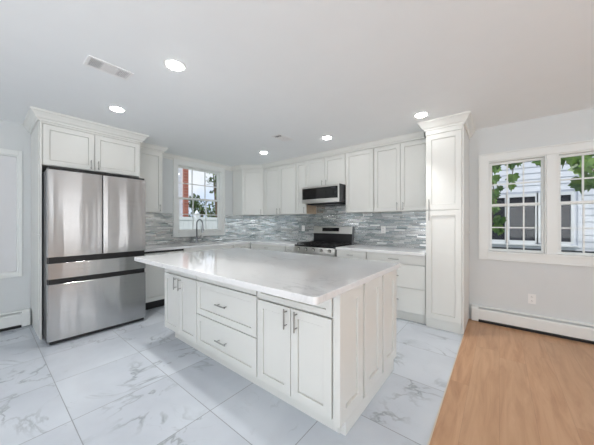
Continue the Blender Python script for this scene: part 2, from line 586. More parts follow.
# ---- windows ------------------------------------------------------
def casing(mb, x0, x1, z0, z1, wd, t, bottom=True):
    """picture-frame casing around an opening, proud of the wall towards -y"""
    mb.box(x0 - wd, x0, -t, 0, z0 - (wd if bottom else 0), z1 + wd)
    mb.box(x1, x1 + wd, -t, 0, z0 - (wd if bottom else 0), z1 + wd)
    mb.box(x0, x1, -t, 0, z1, z1 + wd)
    if bottom:
        mb.box(x0, x1, -t, 0, z0 - wd, z0)
    e = 0.016                                 # back band
    for a, b, c, d in ((x0 - wd - e, x0 - wd, z0 - wd - e, z1 + wd + e), (x1 + wd, x1 + wd + e, z0 - wd - e, z1 + wd + e),
                       (x0 - wd, x1 + wd, z1 + wd, z1 + wd + e), (x0 - wd, x1 + wd, z0 - wd - e, z0 - wd)):
        mb.box(a, b, -t - 0.008, 0, c, d)


def sash(root, x0, x1, z0, z1, y, st, cols, rows, top_r, bot_r):
    mb = MB()
    t = 0.032
    mb.box(x0, x0 + st, y, y + t, z0, z1)
    mb.box(x1 - st, x1, y, y + t, z0, z1)
    mb.box(x0 + st, x1 - st, y, y + t, z0, z0 + bot_r)
    mb.box(x0 + st, x1 - st, y, y + t, z1 - top_r, z1)
    s = struct('sash', mb, 'trim', root, bevel=0.002)
    gx0, gx1, gz0, gz1 = x0 + st, x1 - st, z0 + bot_r, z1 - top_r
    mu = MB()
    for i in range(1, cols):
        cx = gx0 + (gx1 - gx0) * i / cols
        mu.box(cx - .0075, cx + .0075, y + .006, y + .026, gz0, gz1)
    for i in range(1, rows):
        cz = gz0 + (gz1 - gz0) * i / rows
        mu.box(gx0, gx1, y + .0065, y + .0255, cz - .0075, cz + .0075)
    struct('muntins', mu, 'trim', s)
    struct('glass', MB().box(gx0, gx1, y + .014, y + .018, gz0, gz1), 'glass', s)


def jamb(root, x0, x1, z0, z1, depth, y0=0.0, t=0.012):
    mb = MB()
    mb.box(x0, x0 + t, y0, depth, z0, z1)
    mb.box(x1 - t, x1, y0, depth, z0, z1)
    mb.box(x0 + t, x1 - t, y0, depth, z1 - t, z1)
    mb.box(x0 + t, x1 - t, y0, depth, z0, z0 + t)
    struct('jamb', mb, 'trim', root)


# window over the back right: two double-hung units in one casing; local frame = world
r = sroot('window_1', (0, YB, 0))
mb = MB(); casing(mb, WC[0], WC[1], WC[2], WC[3], 0.085, 0.02)
struct('window_casing', mb, 'trim', r, bevel=0.003)
struct('window_sill', MB().box(WC[0], WC[1], -0.035, 0.02, WC[2] - .012, WC[2] + .012), 'trim', r, bevel=0.004)
MX0, MX1 = 0.43, 0.52
struct('mullion', MB().box(MX0, MX1, -0.015, 0.12, WC[2] + .012, WC[3]), 'trim', r, bevel=0.003)
for (a, b) in ((WC[0], MX0), (MX1, WC[1])):
    jamb(r, a, b, WC[2], WC[3], 0.14)
    zm = 1.53
    sash(r, a + .012, b - .012, zm - .018, WC[3] - .012, 0.075, 0.026, 3, 2, 0.026, 0.03)
    sash(r, a + .012, b - .012, WC[2] + .012, zm + .018, 0.040, 0.026, 3, 2, 0.03, 0.028)

# window over the sink, on the left wall: local x = world y, local -y = world +x
r = sroot('window_2', (XW, 0, 0), R(90))
mb = MB(); casing(mb, WA[0], WA[1], WA[2], WA[3], 0.075, 0.02)
struct('window_casing', mb, 'trim', r, bevel=0.003)
struct('window_sill', MB().box(WA[0], WA[1], -0.03, 0.02, WA[2] - .012, WA[2] + .012), 'trim', r, bevel=0.004)
jamb(r, WA[0], WA[1], WA[2], WA[3], 0.12)
zm = 1.775
sash(r, WA[0] + .012, WA[1] - .012, zm - .018, WA[3] - .012, 0.068, 0.034, 3, 2, 0.03, 0.03)
sash(r, WA[0] + .012, WA[1] - .012, WA[2] + .012, zm + .018, 0.034, 0.034, 3, 2, 0.03, 0.035)

# shaded window at the far left
r = sroot('window_3', (XW, 0, 0), R(90))
mb = MB()
for a, b, c, d in ((WL[1], WL[1] + .035, WL[2] - .05, WL[3] + .06), (WL[0] - .035, WL[0], WL[2] - .05, WL[3] + .06),
                   (WL[0], WL[1], WL[3], WL[3] + .06), (WL[0], WL[1], WL[2] - .05, WL[2])):
    mb.box(a, b, -0.02, 0.0, c, d)
struct('window_casing', mb, 'trim', r, bevel=0.003)
jamb(r, WL[0], WL[1], WL[2], WL[3], 0.12)
struct('window_blind', MB().box(WL[0] + .012, 0.095, 0.055, 0.06, WL[2] + .012, WL[3] - .012).box(0.115, WL[1] - .012, 0.055, 0.06, WL[2] + .012, WL[3] - .012), 'blind', r)
struct('glass', MB().box(WL[0] + .012, WL[1] - .012, 0.09, 0.094, WL[2] + .012, WL[3] - .012), 'glass', r)

# unseen windows added in the other two walls to frame the fill lights
for i, (loc, rz, x0, x1, z0, z1) in enumerate((((0, -2.60, 0), R(180), 0.65, 1.75, .35, 2.40), ((0, -2.60, 0), R(180), -2.20, -0.20, .35, 2.40),
                                               ((3.40, 0, 0), R(-90), 0.4, 2.0, .25, 2.40), ((3.40, 0, 0), R(-90), -1.57, -1.38, .4, 2.40), ((3.40, 0, 0), R(-90), -2.02, -1.83, .4, 2.40), ((3.40, 0, 0), R(-90), -3.32, -3.08, .4, 2.40))):
    r = sroot('window_%d' % (4 + i), loc, rz)
    mb = MB(); casing(mb, x0, x1, z0, z1, 0.08, 0.02)
    struct('window_casing', mb, 'trim', r)
    jamb(r, x0, x1, z0, z1, 0.12)


# ---- crown moulding ----------------------------------------------
def crown(path, z0=2.445, closed_ends=True):
    prof = [(-0.004, z0), (.010, z0), (.014, z0 + .018), (.030, z0 + .030), (.040, z0 + .050), (.060, z0 + .080), (.072, z0 + .088), (.072, H - .001), (-0.004, H - .001)]
    mb = MB()
    rings = []
    P = [Vector(p) for p in path]
    for i, p in enumerate(P):
        def nrm(a, b):
            d = (b - a).normalized()
            return Vector((d.y, -d.x))
        if i == 0:
            m = nrm(P[0], P[1])
        elif i == len(P) - 1:
            m = nrm(P[-2], P[-1])
        else:
            n1, n2 = nrm(P[i - 1], p), nrm(p, P[i + 1])
            m = (n1 + n2); m = m / (1 + n1.dot(n2))
        rings.append([mb.b.verts.new((p.x + m.x * o, p.y + m.y * o, z)) for o, z in prof])
    n = len(prof)
    for A, B in zip(rings, rings[1:]):
        for k in range(n):
            mb.b.faces.new((A[k], A[(k + 1) % n], B[(k + 1) % n], B[k]))
    mb.b.faces.new(rings[0]); mb.b.faces.new(rings[-1][::-1])
    return mb


UA, UB = -4.37, 3.81          # faces of the wall cabinets
struct('trim_2', crown([(UA, 1.44), (UA, 1.885), (XW, 1.885), (XW, 3.53), (UA, 3.53), (-3.985, 3.80), (-0.80, 3.80)], 2.465), 'cab')

# ---- mosaic splashback (tiles set on the walls) -------------------
struct('wall_tile_left', MB().box(XW, XW + .012, 1.41, 2.195, 0.921, 1.475).box(XW, XW + .012, 2.195, 3.335, 0.921, 1.035).box(XW, XW + .012, 3.335, YB, 0.921, 1.475), 'mosaic')
struct('wall_tile_back', MB().box(XW + .012, -2.815, YB - .012, YB, 0.921, 1.475).box(-2.815, -2.005, YB - .012, YB, 0.90, 1.66).box(-2.005, -0.722, YB - .012, YB, 0.921, 1.475), 'mosaic')

# ------------------------------------------------------------------ cabinetry
def handle(parent, p, length, vertical=True, r=0.0055, off=0.032, m='nickel'):
    """bar pull on two posts; p = centre on the face, face looks to -y"""
    x, y, z = p
    mb = MB()
    L = length / 2
    if vertical:
        mb.cyl((x, y - off, z - L), (x, y - off, z + L), r, 10)
        for s in (-1, 1):
            mb.cyl((x, y, z + s * L * .68), (x, y - off, z + s * L * .68), r * .85, 8)
    else:
        mb.cyl((x - L, y - off, z), (x + L, y - off, z), r, 10)
        for s in (-1, 1):
            mb.cyl((x + s * L * .68, y, z), (x + s * L * .68, y - off, z), r * .85, 8)
    return mb.build('handle', m, parent, smooth=False)


DT = 0.02


def door(root, x0, x1, z0, z1, hx=None, hz=None, hl=0.13, rail=0.058, m='cab'):
    d = MB().shaker(x0 + .0012, x1 - .0012, z0, z1 - .002, 0, DT, rail).build('door', m, root, bevel=0.0015, seg=1)
    if hx is not None:
        handle(d, (hx, -DT, hz), hl)
    return d


def drawer(root, x0, x1, z0, z1, hl=0.13, rail=0.05, flat=False, has=True):
    if flat:
        d = MB().box(x0, x1, -DT, 0, z0, z1).build('drawer', 'cab', root, bevel=0.002, seg=1)
    else:
        d = MB().shaker(x0, x1, z0, z1, 0, DT, rail).build('drawer', 'cab', root, bevel=0.0015, seg=1)
    if has:
        handle(d, ((x0 + x1) / 2, -DT, (z0 + z1) / 2), hl, False)
    return d


def carcass(root, wd, dp, z0, z1, toe=True, toe_rec=0.055, toe_h=0.115, inset=0.001):
    mb = MB().box(inset, wd - inset, 0.014, dp, z0, z1)
    mb.build('body', 'cab', root)
    if toe:
        MB().box(inset, wd - inset, toe_rec, dp, 0.0, toe_h).build('toe_kick', 'cab', root)


# ---- island -------------------------------------------------------
IY, IZ = 1.33, 0.893        # carcass front plane (door faces at 1.31), underside of the top
ID = 2.36 - IY
G = 'cabinets of the island'
t = thing('base_cabinet', 'white island cabinet at the refrigerator end, two doors below the worktop', 'cabinet', (-3.0, IY, 0), 0, G)
wd = 0.69
MB().box(.001, wd - .001, .014, ID, .115, IZ).build('body', 'cab', t)
MB().box(.11, wd - .001, .05, ID - .07, 0, .115).build('toe_kick', 'cab', t)
drawer(t, .004, wd - .006, .748, .882, rail=.04, has=False)
door(t, .004, wd / 2 - .002, .117, .738, .29, .655, .13)
door(t, wd / 2 + .002, wd - .006, .117, .738, .385, .655, .13)
t = thing('base_cabinet', 'white middle island cabinet with a stack of wide drawers', 'cabinet', (-2.31, IY, 0), 0, G)
wd = 0.865
carcass(t, wd, ID, .115, IZ, False)
MB().box(.001, wd - .001, .05, ID - .07, 0, .115).build('toe_kick', 'cab', t)
drawer(t, .005, wd - .005, .748, .882, rail=.04, has=False)
drawer(t, .005, wd - .005, .424, .738, .15, rail=.055)
drawer(t, .005, wd - .005, .117, .414, .15, rail=.055)
t = thing('base_cabinet', 'white island cabinet nearest the camera with two tall handled doors', 'cabinet', (-1.445, IY, 0), 0, G)
wd = 0.669
carcass(t, wd, ID, .115, IZ, False)
MB().box(.001, wd - .001, .05, ID - .07, 0, .115).build('toe_kick', 'cab', t)
drawer(t, .008, wd - .009, .732, .882, rail=.04, has=False)
door(t, .008, wd / 2 + .002, .117, .722, .305, .648, .135)
door(t, wd / 2 + .006, wd - .009, .117, .722, .395, .648, .135)

t = thing('end_panel', 'white panelled end of the island facing the wood floor', 'panel', (-0.7755, 0, 0))
ex = 0.006
prof = [(1.312, .115), (1.38, .115), (1.38, 0), (2.29, 0), (2.29, .115), (2.362, .115), (2.362, IZ), (1.312, IZ)]
mb = MB().xprism(prof, 0.001, ex)
mb.build('backing_board', 'cab', t)
for a, b in ((1.312, 1.630), (1.668, 1.990), (2.028, 2.350)):
    # shaker leaf turned to face +x: built facing -y and rotated
    p = MB().shaker(a, b, .095, .885, 0, .042, .075, .014).build('panel', 'cab', t, bevel=0.0012, seg=1)
    for v in p.data.vertices:
        x, y, z = v.co
        v.co = (ex - y, x, z)
    p.data.update()
MB().box(ex, ex + .038, 1.385, 2.285, 0.0, .088).build('base_board', 'cab', t, bevel=.002, seg=1)

rc = .028
pl = []
for (qx, qy, a0) in ((-0.70 - rc, 1.02 + rc, -90), (-0.70 - rc, 2.40 - rc, 0), (-3.07 + rc, 2.40 - rc, 90), (-3.07 + rc, 1.02 + rc, 180)):
    for i in range(5):
        a = R(a0 + i * 22.5)
        pl.append((qx + rc * math.cos(a), qy + rc * math.sin(a)))
o = MB().prism(pl, .895, .935).build('worktop', 'quartz', None, bevel=0.003)
tag(o, 'large white veined stone worktop of the island', 'countertop')

# ---- wall run B (back wall): pantry, wall cabinets, base cabinets --
t = thing('pantry_cabinet', 'tall white pantry cabinet at the edge of the wood floor', 'cabinet', (-0.72, 3.48, 0))
wd, dp = 0.385, YB - 3.48
MB().box(.001, wd, 0, dp - .001, .132, 2.45).box(.001, wd, -.018, 0, 2.389, 2.45).build('body', 'cab', t)
MB().box(.001, wd - .004, .02, dp - .001, 0, .116).build('toe_kick', 'cab', t)
door(t, .006, wd - .004, .130, 1.452, rail=.062)
d = door(t, .006, wd - .004, 1.460, 2.385, rail=.062)
handle(d, (.045, -DT, 1.46), .26)
for (za, zb) in ((.02, 1.165), (1.185, 2.44)):
    p = MB().box(wd, wd + .014, -.012, dp - .001, za, zb).build('side_panel', 'cab', t, bevel=.002, seg=1)
MB().box(wd, wd + .020, -.012, dp - .001, 1.165, 1.185).build('trim_strip', 'cab', t, bevel=.003, seg=1)
cm = crown([(-0.722, 3.79), (-0.722, 3.46), (-0.321, 3.46), (-0.321, YB - .002)], 2.44)
c = cm.build('crown', 'cab', t)
c.location = (0.72, -3.48, 0)

UG = 'wall cabinets along the range wall'
Z0, Z1 = 1.475, 2.465


def wallcab(label, x0, x1, z0=Z0, z1=Z1, doors=2, hx=None, side=None, hl=.115, rail=.055):
    t = thing('wall_cabinet', label, 'cabinet', (x0, UB + .0, 0), 0, UG)
    wd = x1 - x0
    MB().box(.001, wd - .001, 0, YB - UB - .014, z0, z1).build('body', 'cab', t)
    top = z1 - .015
    if doors == 2:
        door(t, .004, wd / 2 - .002, z0, top, wd / 2 - .042, z0 + hl / 2 + .01, hl, rail)
        door(t, wd / 2 + .002, wd - .004, z0, top, wd / 2 + .042, z0 + hl / 2 + .01, hl, rail)
    else:
        door(t, .004, wd - .004, z0, top, hx, z0 + hl / 2 + .01, hl, rail)
    return t


wallcab('white two-door wall cabinet right of the angled corner cabinet', -3.945, -3.065)
t = wallcab('slim white wall cabinet just left of the microwave', -3.060, -2.822, doors=1, hx=.205, rail=.05)
MB().box(.2375, .2395, .001, YB - UB - .014, Z0, 1.94).build('side_panel', 'tan', t)
wallcab('short white two-door wall cabinet above the microwave', -2.818, -2.008, 1.945, hl=.10)
wallcab('white one-door wall cabinet just right of the microwave', -2.003, -1.520, doors=1, hx=.035)
wallcab('white two-door wall cabinet beside the tall pantry', -1.515, -0.724)

# corner wall cabinet
cx0, cy0, cx1, cy1 = UA + .0, 3.54, -3.98, 3.81
ang = math.atan2(cy1 - cy0, cx1 - cx0)
t = thing('corner_cabinet', 'white angled corner wall cabinet beside the sink window', 'cabinet', (cx0, cy0, 0), ang)
wl = math.hypot(cx1 - cx0, cy1 - cy0)
b = MB().prism([(XW + .013, YB - .013), (XW + .013, 3.54), (cx0, cy0), (cx1, cy1), (cx1 + .03, cy1), (cx1 + .03, YB - .013)], Z0, Z1).build('body', 'cab', t)
b.matrix_parent_inverse = (Matrix.Translation((cx0, cy0, 0)) @ Matrix.Rotation(ang, 4, 'Z')).inverted()
door(t, .012, wl - .012, Z0, Z1 - .015, wl - .05, Z0 + .065, .115, .055)

# wall cabinet left of the sink window
t = thing('wall_cabinet', 'white wall cabinet between the refrigerator and the sink window', 'cabinet', (UA, 1.42, 0), R(90))
MB().box(.001, .455, 0, UA - XW - .014, Z0, Z1).build('body', 'cab', t)
door(t, .004, .451, Z0, Z1 - .015, .41, Z0 + .07, .115)

# base cabinets of the back wall
BG = 'base cabinets along the range wall'
BY = 3.515


def basecab(label, x0, x1, kind):
    t = thing('base_cabinet', label, 'cabinet', (x0, BY, 0), 0, BG)
    wd = x1 - x0
    carcass(t, wd, YB - BY - .002, .125, .879, True, .05, .125)
    if kind == 'drawers':
        drawer(t, .006, wd - .006, .757, .875, .14, flat=True)
        drawer(t, .006, wd - .006, .449, .751, .14, flat=True)
        drawer(t, .006, wd - .006, .130, .443, .14, flat=True)
    else:
        drawer(t, .004, wd - .004, .757, .875, .10, flat=True)
        if kind == 'one':
            door(t, .004, wd - .004, .130, .751, .045, .66)
        else:
            door(t, .004, wd / 2 - .002, .130, .751, wd / 2 - .04, .66)
            door(t, wd / 2 + .002, wd - .004, .130, .751, wd / 2 + .04, .66)
    return t


basecab('white three-drawer base cabinet beside the tall pantry', -1.508, -0.722, 'drawers')
basecab('narrow white base cabinet just right of the range', -2.006, -1.510, 'one')
basecab('narrow white base cabinet just left of the range', -3.075, -2.838, 'one')
basecab('white two-door base cabinet reaching into the counter corner', -4.03, -3.078, 'two')

# base cabinets of the left wall (local x = world y)
FX = -4.075
t = thing('base_cabinet', 'white sink base cabinet below the window with two doors', 'cabinet', (FX, 2.085, 0), R(90), 'base cabinets along the sink wall')
wd = .985
dpt = FX - XW - .002
MB().box(.001, wd - .001, 0, .018, .125, .879).box(.001, .02, .018, dpt, .125, .879).box(wd - .02, wd - .001, .018, dpt, .125, .879).box(.02, wd - .02, .018, dpt, .125, .145).build('body', 'cab', t)
MB().box(.001, wd - .001, .05, dpt, 0, .125).build('toe_kick', 'cab', t)
drawer(t, .004, wd - .004, .757, .875, flat=True, has=False)
door(t, .004, wd / 2 - .002, .130, .751, wd / 2 - .04, .66)
door(t, wd / 2 + .002, wd - .004, .130, .751, wd / 2 + .04, .66)
t = thing('base_cabinet', 'white base cabinet between the sink and the counter corner', 'cabinet', (FX, 3.072, 0), R(90), 'base cabinets along the sink wall')
wd = .438
carcass(t, wd, dpt, .125, .879, True, .05, .125)
drawer(t, .004, wd - .004, .757, .875, .12, flat=True)
door(t, .004, wd - .004, .130, .751, .045, .66)

# countertops
o = MB()
sx0, sx1, sy0, sy1 = -4.50, -4.14, 2.27, 3.02       # sink cut-out
zt0, zt1 = .880, .920
for a, b, c, d in ((XW + .001, -4.03, 1.419, sy0), (XW + .001, sx0, sy0, sy1), (sx1, -4.03, sy0, sy1), (XW + .001, -4.03, sy1, 3.47), (XW + .001, -2.836, 3.47, YB - .001)):
    o.box(a, b, c, d, zt0, zt1)
bmesh.ops.remove_doubles(o.b, verts=o.b.verts[:], dist=1e-5)
ctl = o.build('countertop', 'quartz')
tag(ctl, 'white stone countertop wrapping the corner under the sink window', 'countertop')
o = MB().box(-2.004, -0.722, 3.47, YB - .001, zt0, zt1).build('countertop', 'quartz', None, bevel=.003)
tag(o, 'short white stone countertop between the range and the pantry', 'countertop')

# sink and faucet
t = thing('sink', 'undermount steel sink basin below the window', 'sink', (0, 0, 0))
zb = .70
mb = MB()
k = .004
mb.box(sx0 - k, sx0, sy0 - k, sy1 + k, zb, .8795).box(sx1, sx1 + k, sy0 - k, sy1 + k, zb, .8795)
mb.box(sx0, sx1, sy0 - k, sy0, zb, .8795).box(sx0, sx1, sy1, sy1 + k, zb, .8795).box(sx0, sx1, sy0, sy1, zb - k, zb)
mb.build('basin', 'steel2', t)
MB().cyl((-4.32, 2.645, zb), (-4.32, 2.645, zb + .004), .045, 20).build('drain', 'dark', t)
t = thing('faucet', 'tall grey gooseneck faucet standing behind the sink', 'faucet', (-4.565, 2.60, .92))
MB().cyl((0, 0, 0), (0, 0, .012), .030, 20).cyl((0, 0, .012), (0, 0, .11), .021, 18).build('base', 'gun', t, smooth=False)
arc = [(0, 0, .10), (0, 0, .36)]
for i in range(1, 13):
    a = PI - i * PI / 12
    arc.append((.085 + .085 * math.cos(a), .0 + .02 * (1 - math.cos(PI - a)) / 2, .36 + .085 * math.sin(a)))
arc.append((.17, .02, .34))
MB().tube(arc, .0125, 14).build('spout', 'gun', t, smooth=True)
MB().cyl((.17, .02, .345), (.172, .02, .20), .0165, 16, .021).build('spray_head', 'gun', t)
MB().cyl((0, .018, .075), (0, .045, .078), .012, 12).tube([(0, .045, .078), (.02, .06, .11), (.05, .065, .15)], .007, 10).build('lever', 'gun', t)

# ------------------------------------------------------------------ appliances
# refrigerator and its surround (left wall)
t = thing('refrigerator_surround', 'white cabinet surround boxing in the steel refrigerator', 'cabinet', (-4.0, .42, 0), R(90))
dpt = -4.0 - XW - .002
wd = .985
MB().box(0, wd, 0, dpt, 1.955, 2.45).box(0, wd, -.018, 0, 2.419, 2.45).build('body', 'cab', t)
MB().box(-.018, 0, -.02, dpt, 0, 2.45).build('side_panel', 'cab', t, bevel=.0015, seg=1)
MB().box(wd, wd + .012, -.0, dpt, 0, 2.45).build('side_panel', 'cab', t)
MB().box(-.026, -.018, -.02, dpt, 1.150, 1.172).build('trim_strip', 'cab', t, bevel=.002, seg=1)
for za, zb_ in ((.21, 1.150), (1.172, 2.44)):
    MB().box(-.024, -.018, .06, dpt, za, zb_).build('applied_panel', 'cab', t, bevel=.002, seg=1)
door(t, .006, .466, 1.960, 2.415, .432, 2.025, .11, .055)
door(t, .472, wd - .006, 1.960, 2.415, .506, 2.025, .11, .055)
cm = crown([(XW + .002, .395), (-3.975, .395), (-3.975, 1.418), (UA + .075, 1.418)], 2.44)
c = cm.build('crown', 'cab', t)
c.matrix_parent_inverse = (Matrix.Translation((-4.0, .42, 0)) @ Matrix.Rotation(R(90), 4, 'Z')).inverted()

t = thing('refrigerator', 'stainless steel four-door refrigerator in the white surround', 'refrigerator', (-3.745, .427, 0), R(90))
W = .945
MB().box(.004, W - .004, 0.0, .80, .03, 1.865).build('body', 'dark', t)


def fdoor(name, x0, x1, z0, z1, curve=.010):
    mb = MB()
    n = 10
    fr = []
    e = .012
    for i in range(n + 1):
        u = i / n
        x = x0 + (x1 - x0) * u
        y = -.062 - curve * (1 - (2 * u - 1) ** 2)
        fr.append((x, y))
    pts = [(x0, -.006), (x0, -.05)] + [(x0 + .003, -.06)] + fr[1:-1] + [(x1 - .003, -.06)] + [(x1, -.05), (x1, -.006)]
    return mb.prism(pts, z0, z1).build(name, 'steel', t, bevel=.002, seg=1)


fdoor('door', .002, .4715, .935, 1.868, .004)
fdoor('door', .4775, W - .002, .935, 1.868, .004)
fdoor('drawer', .002, W - .002, .700, .868, .004)
fdoor('drawer', .002, W - .002, .045, .645, .004)
MB().box(.012, W - .012, -.045, -.001, .870, .933).build('handle_recess', 'black', t)
MB().box(.012, W - .012, -.045, -.001, .647, .698).build('handle_recess', 'black', t)
MB().box(.472, .477, -.045, -.001, .94, 1.866).build('door_gasket', 'black', t)
MB().box(.01, W - .01, -.035, .10, 1.866, 1.893).build('hinge_cover', 'black', t)
MB().box(.02, W - .02, -.045, .3, .012, .040).build('base_grille', 'black', t)
for x in (.06, W - .06):
    MB().cyl((x, .06, 0), (x, .06, .032), .022, 14).build('foot', 'black', t)
    MB().cyl((x, .74, 0), (x, .74, .032), .022, 14).build('foot', 'black', t)

# dishwasher
t = thing('dishwasher', 'white panelled dishwasher with black top edge beside the refrigerator', 'dishwasher', (FX, 1.462, 0), R(90))
MB().box(.002, .614, 0, .56, .125, .878).build('body', 'dark', t)
MB().shaker(.004, .612, .125, .845, 0, .022, .06).build('door', 'cab', t, bevel=.0015, seg=1)
MB().box(.004, .612, -.028, 0, .850, .8785).build('control_strip', 'black', t)
MB().box(-.043, .614, .045, .5, 0, .120).build('toe_kick', 'black', t)
MB().box(-.043, .001, 0, .55, .125, .878).build('filler', 'cab', t)

# microwave
t = thing('microwave', 'stainless microwave with black glass hung above the range', 'microwave', (-2.778, 3.69, 0))
W, D = .758, YB - 3.69 - .014
z0, z1 = 1.645, 1.942
MB().box(0, W, 0, D, z0, z1).build('body', 'dark', t)
F = -.085
mb = MB()
mb.box(0, W, F, -.002, z1 - .036, z1).box(0, W, F, -.002, z0, z0 + .070)
mb.box(0, .012, F, -.002, z0 + .070, z1 - .036).box(W - .026, W, F, -.002, z0 + .070, z1 - .036)
mb.build('door', 'steel2', t, bevel=.003)
MB().box(W, W + .0015, F + .012, -.002, z0, z1).build('side_skin', 'dark', t)
MB().box(.012, W - .026, F + .005, -.002, z0 + .070, z1 - .036).build('door_glass', 'blackglass', t)
MB().box(W - .15, W - .06, F + .003, F + .005, z1 - .066, z1 - .050).build('display', 'dark', t)
MB().box(.05, W - .05, .02, D - .05, z0 - .02, z0).build('underside_vent', 'black', t)
mb = MB()
for i in range(7):
    mb.box(W, W + .002, .03, D - .14, z0 + .06 + i * .028, z0 + .07 + i * .028)
mb.build('side_vents', 'black', t)

# range
t = thing('range', 'stainless gas range with black cooktop and rear control panel', 'stove', (-2.832, 3.46, 0))
W, D = .822, YB - 3.46 - .015
MB().box(.002, W - .002, .03, D, .03, .895).build('body', 'dark', t)
for x in (.05, W - .05):
    for y in (.08, D - .06):
        MB().cyl((x, y, 0), (x, y, .03), .018, 12).build('foot', 'black', t)
MB().box(.004, W - .004, -.005, .03, .05, .195).build('drawer', 'steel2', t, bevel=.003)
d = MB().box(.004, W - .004, -.012, .03, .205, .790).build('oven_door', 'steel2', t, bevel=.003)
MB().box(.10, W - .10, -.016, -.011, .30, .66).build('glass', 'blackglass', d)
MB().cyl((.05, -.06, .745), (W - .05, -.06, .745), .012, 14).cyl((.08, -.06, .745), (.08, -.01, .745), .009, 10).cyl((W - .08, -.06, .745), (W - .08, -.01, .745), .009, 10).build('handle', 'steel2', d)
p = MB().xprism([(.03, .798), (-.012, .798), (.002, .900), (.03, .900)], .003, W - .003).build('control_panel', 'steel2', t)
for i in range(5):
    x = .10 + i * (W - .20) / 4
    k = MB().cyl((x, -.004, .850), (x, -.034, .846), .024, 20, .020).box(x - .003, x + .003, -.037, -.030, .828, .868).build('knob', 'steel2', t)
    MB().cyl((x, .0, .850), (x, -.010, .849), .030, 20).build('knob_bezel', 'black', t)
MB().box(.002, W - .002, .0, D - .075, .895, .922).build('cooktop', 'blackglass', t, bevel=.004)
for gx in (.03, .29, .55):
    mb = MB()
    x0, x1, y0, y1 = gx, gx + .245, .045, D - .115
    zt = .952
    for a, b, c, d_ in ((x0, x1, y0, y0 + .014), (x0, x1, y1 - .014, y1), (x0, x0 + .014, y0, y1), (x1 - .014, x1, y0, y1),
                        (x0, x1, (y0 + y1) / 2 - .007, (y0 + y1) / 2 + .007), ((x0 + x1) / 2 - .007, (x0 + x1) / 2 + .007, y0, y1)):
        mb.box(a, b, c, d_, zt - .014, zt)
    for a in (x0, x1 - .014):
        for c in (y0, y1 - .014):
            mb.box(a, a + .014, c, c + .014, .922, zt - .014)
    mb.build('grate', 'iron', t)
for bx, by in ((.152, .17), (.152, .42), (.412, .29), (.672, .17), (.672, .42)):
    MB().cyl((bx, by, .922), (bx, by, .934), .045, 20).build('burner', 'iron', t)
bgd = MB().xprism([(D - .085, .922), (D - .075, 1.10), (D - .06, 1.235), (D, 1.235), (D, .922)], .002, W - .002).build('backguard', 'black', t, bevel=.003)
MB().xprism([(D - .086, 1.105), (D - .072, 1.232), (D - .05, 1.240), (D - .05, 1.105)], .004, W - .004).build('panel', 'steel2', bgd, bevel=.003)
MB().xprism([(D - .0835, 1.145), (D - .0765, 1.212), (D - .06, 1.212), (D - .06, 1.145)], .205, .565).build('display', 'blackglass', bgd)

# ------------------------------------------------------------------ ceiling fixtures
LL = ['recessed ceiling light nearest the camera, beside the large vent', 'recessed ceiling light just in front of the refrigerator surround',
      'recessed ceiling light next to the tall pantry crown', 'recessed ceiling light in front of the microwave',
      'recessed ceiling light nearest the corner cabinet']
for (x, y), lab in zip(((-2.006, .958), (-3.27, .927), (-.707, 3.175), (-1.97, 3.163), (-3.26, 3.13)), LL):
    t = thing('recessed_light', lab, 'ceiling light', (x, y, H), 0, 'recessed ceiling lights')
    mb = MB()
    n = 32
    prof = [(.062, -.001), (.062, -.004), (.076, -.004), (.082, -.001)]
    rings = [[mb.b.verts.new((rr * math.cos(2 * PI * k / n), rr * math.sin(2 * PI * k / n), zz)) for k in range(n)] for rr, zz in prof]
    for A, B in zip(rings, rings[1:] + rings[:1]):
        for k in range(n):
            mb.b.faces.new((A[k], A[(k + 1) % n], B[(k + 1) % n], B[k]))
    mb.build('trim_ring', 'trim', t, smooth=False)
    MB().cyl((0, 0, -.001), (0, 0, -.010), .061, 32, .056).build('diffuser', 'lamp', t)
    sp = bpy.data.lights.new('beam', 'SPOT')
    sp.energy = 46
    sp.spot_size = R(70)
    sp.spot_blend = 1.0
    sp.shadow_soft_size = .05
    sp.color = (1.0, 0.985, 0.96)
    so = bpy.data.objects.new('beam', sp)
    C.objects.link(so)
    so.parent = t
    so.location = (0, 0, -.065)


def vent(label, x, y, wx, wy, n, first=8):
    t = thing('ceiling_vent', label, 'vent', (x, y, H), 0, 'ceiling vents')
    f = .022
    mb = MB()
    mb.box(-wx, wx, -wy, -wy + f, -.007, -.0005).box(-wx, wx, wy - f, wy, -.007, -.0005)
    mb.box(-wx, -wx + f, -wy + f, wy - f, -.007, -.0005).box(wx - f, wx, -wy + f, wy - f, -.007, -.0005)
    for q in (-wy * .33, wy * .33):
        mb.box(-wx + f, wx - f, q - .003, q + .003, -.006, -.0008)
    mb.build('frame', 'louvre', t, bevel=.0015, seg=1)
    MB().box(-wx + f, wx - f, -wy + f, wy - f, -.0012, -.0004).build('duct_shade', 'duct', t)  # dark sheet on the closed ceiling, coloured as the shade inside a duct
    for sec, (a, b) in enumerate(((-wy + f, -wy * .33 - .003), (-wy * .33 + .003, wy * .33 - .003), (wy * .33 + .003, wy - f))):
        mb = MB()
        if sec == 1:
            for i in range(n):
                c = -wx + f + (2 * wx - 2 * f) * (i + .5) / n
                mb.box(c - .0036, c + .0036, a, b, -.0058, -.0014)
        else:
            m_ = first if sec == 0 else 7
            for i in range(m_):
                c = a + (b - a) * (i + .5) / m_
                g = .0022 if sec == 0 else .0032
                mb.box(-wx + f, wx - f, c - g, c + g, -.0058, -.0014)
        mb.build('louvres', 'louvre', t)


vent('large white ceiling vent beside the nearest ceiling light', -2.464, .647, .085, .150, 9)
vent('small far ceiling vent in front of the wall cabinets', -2.485, 2.755, .080, .150, 9, 2)

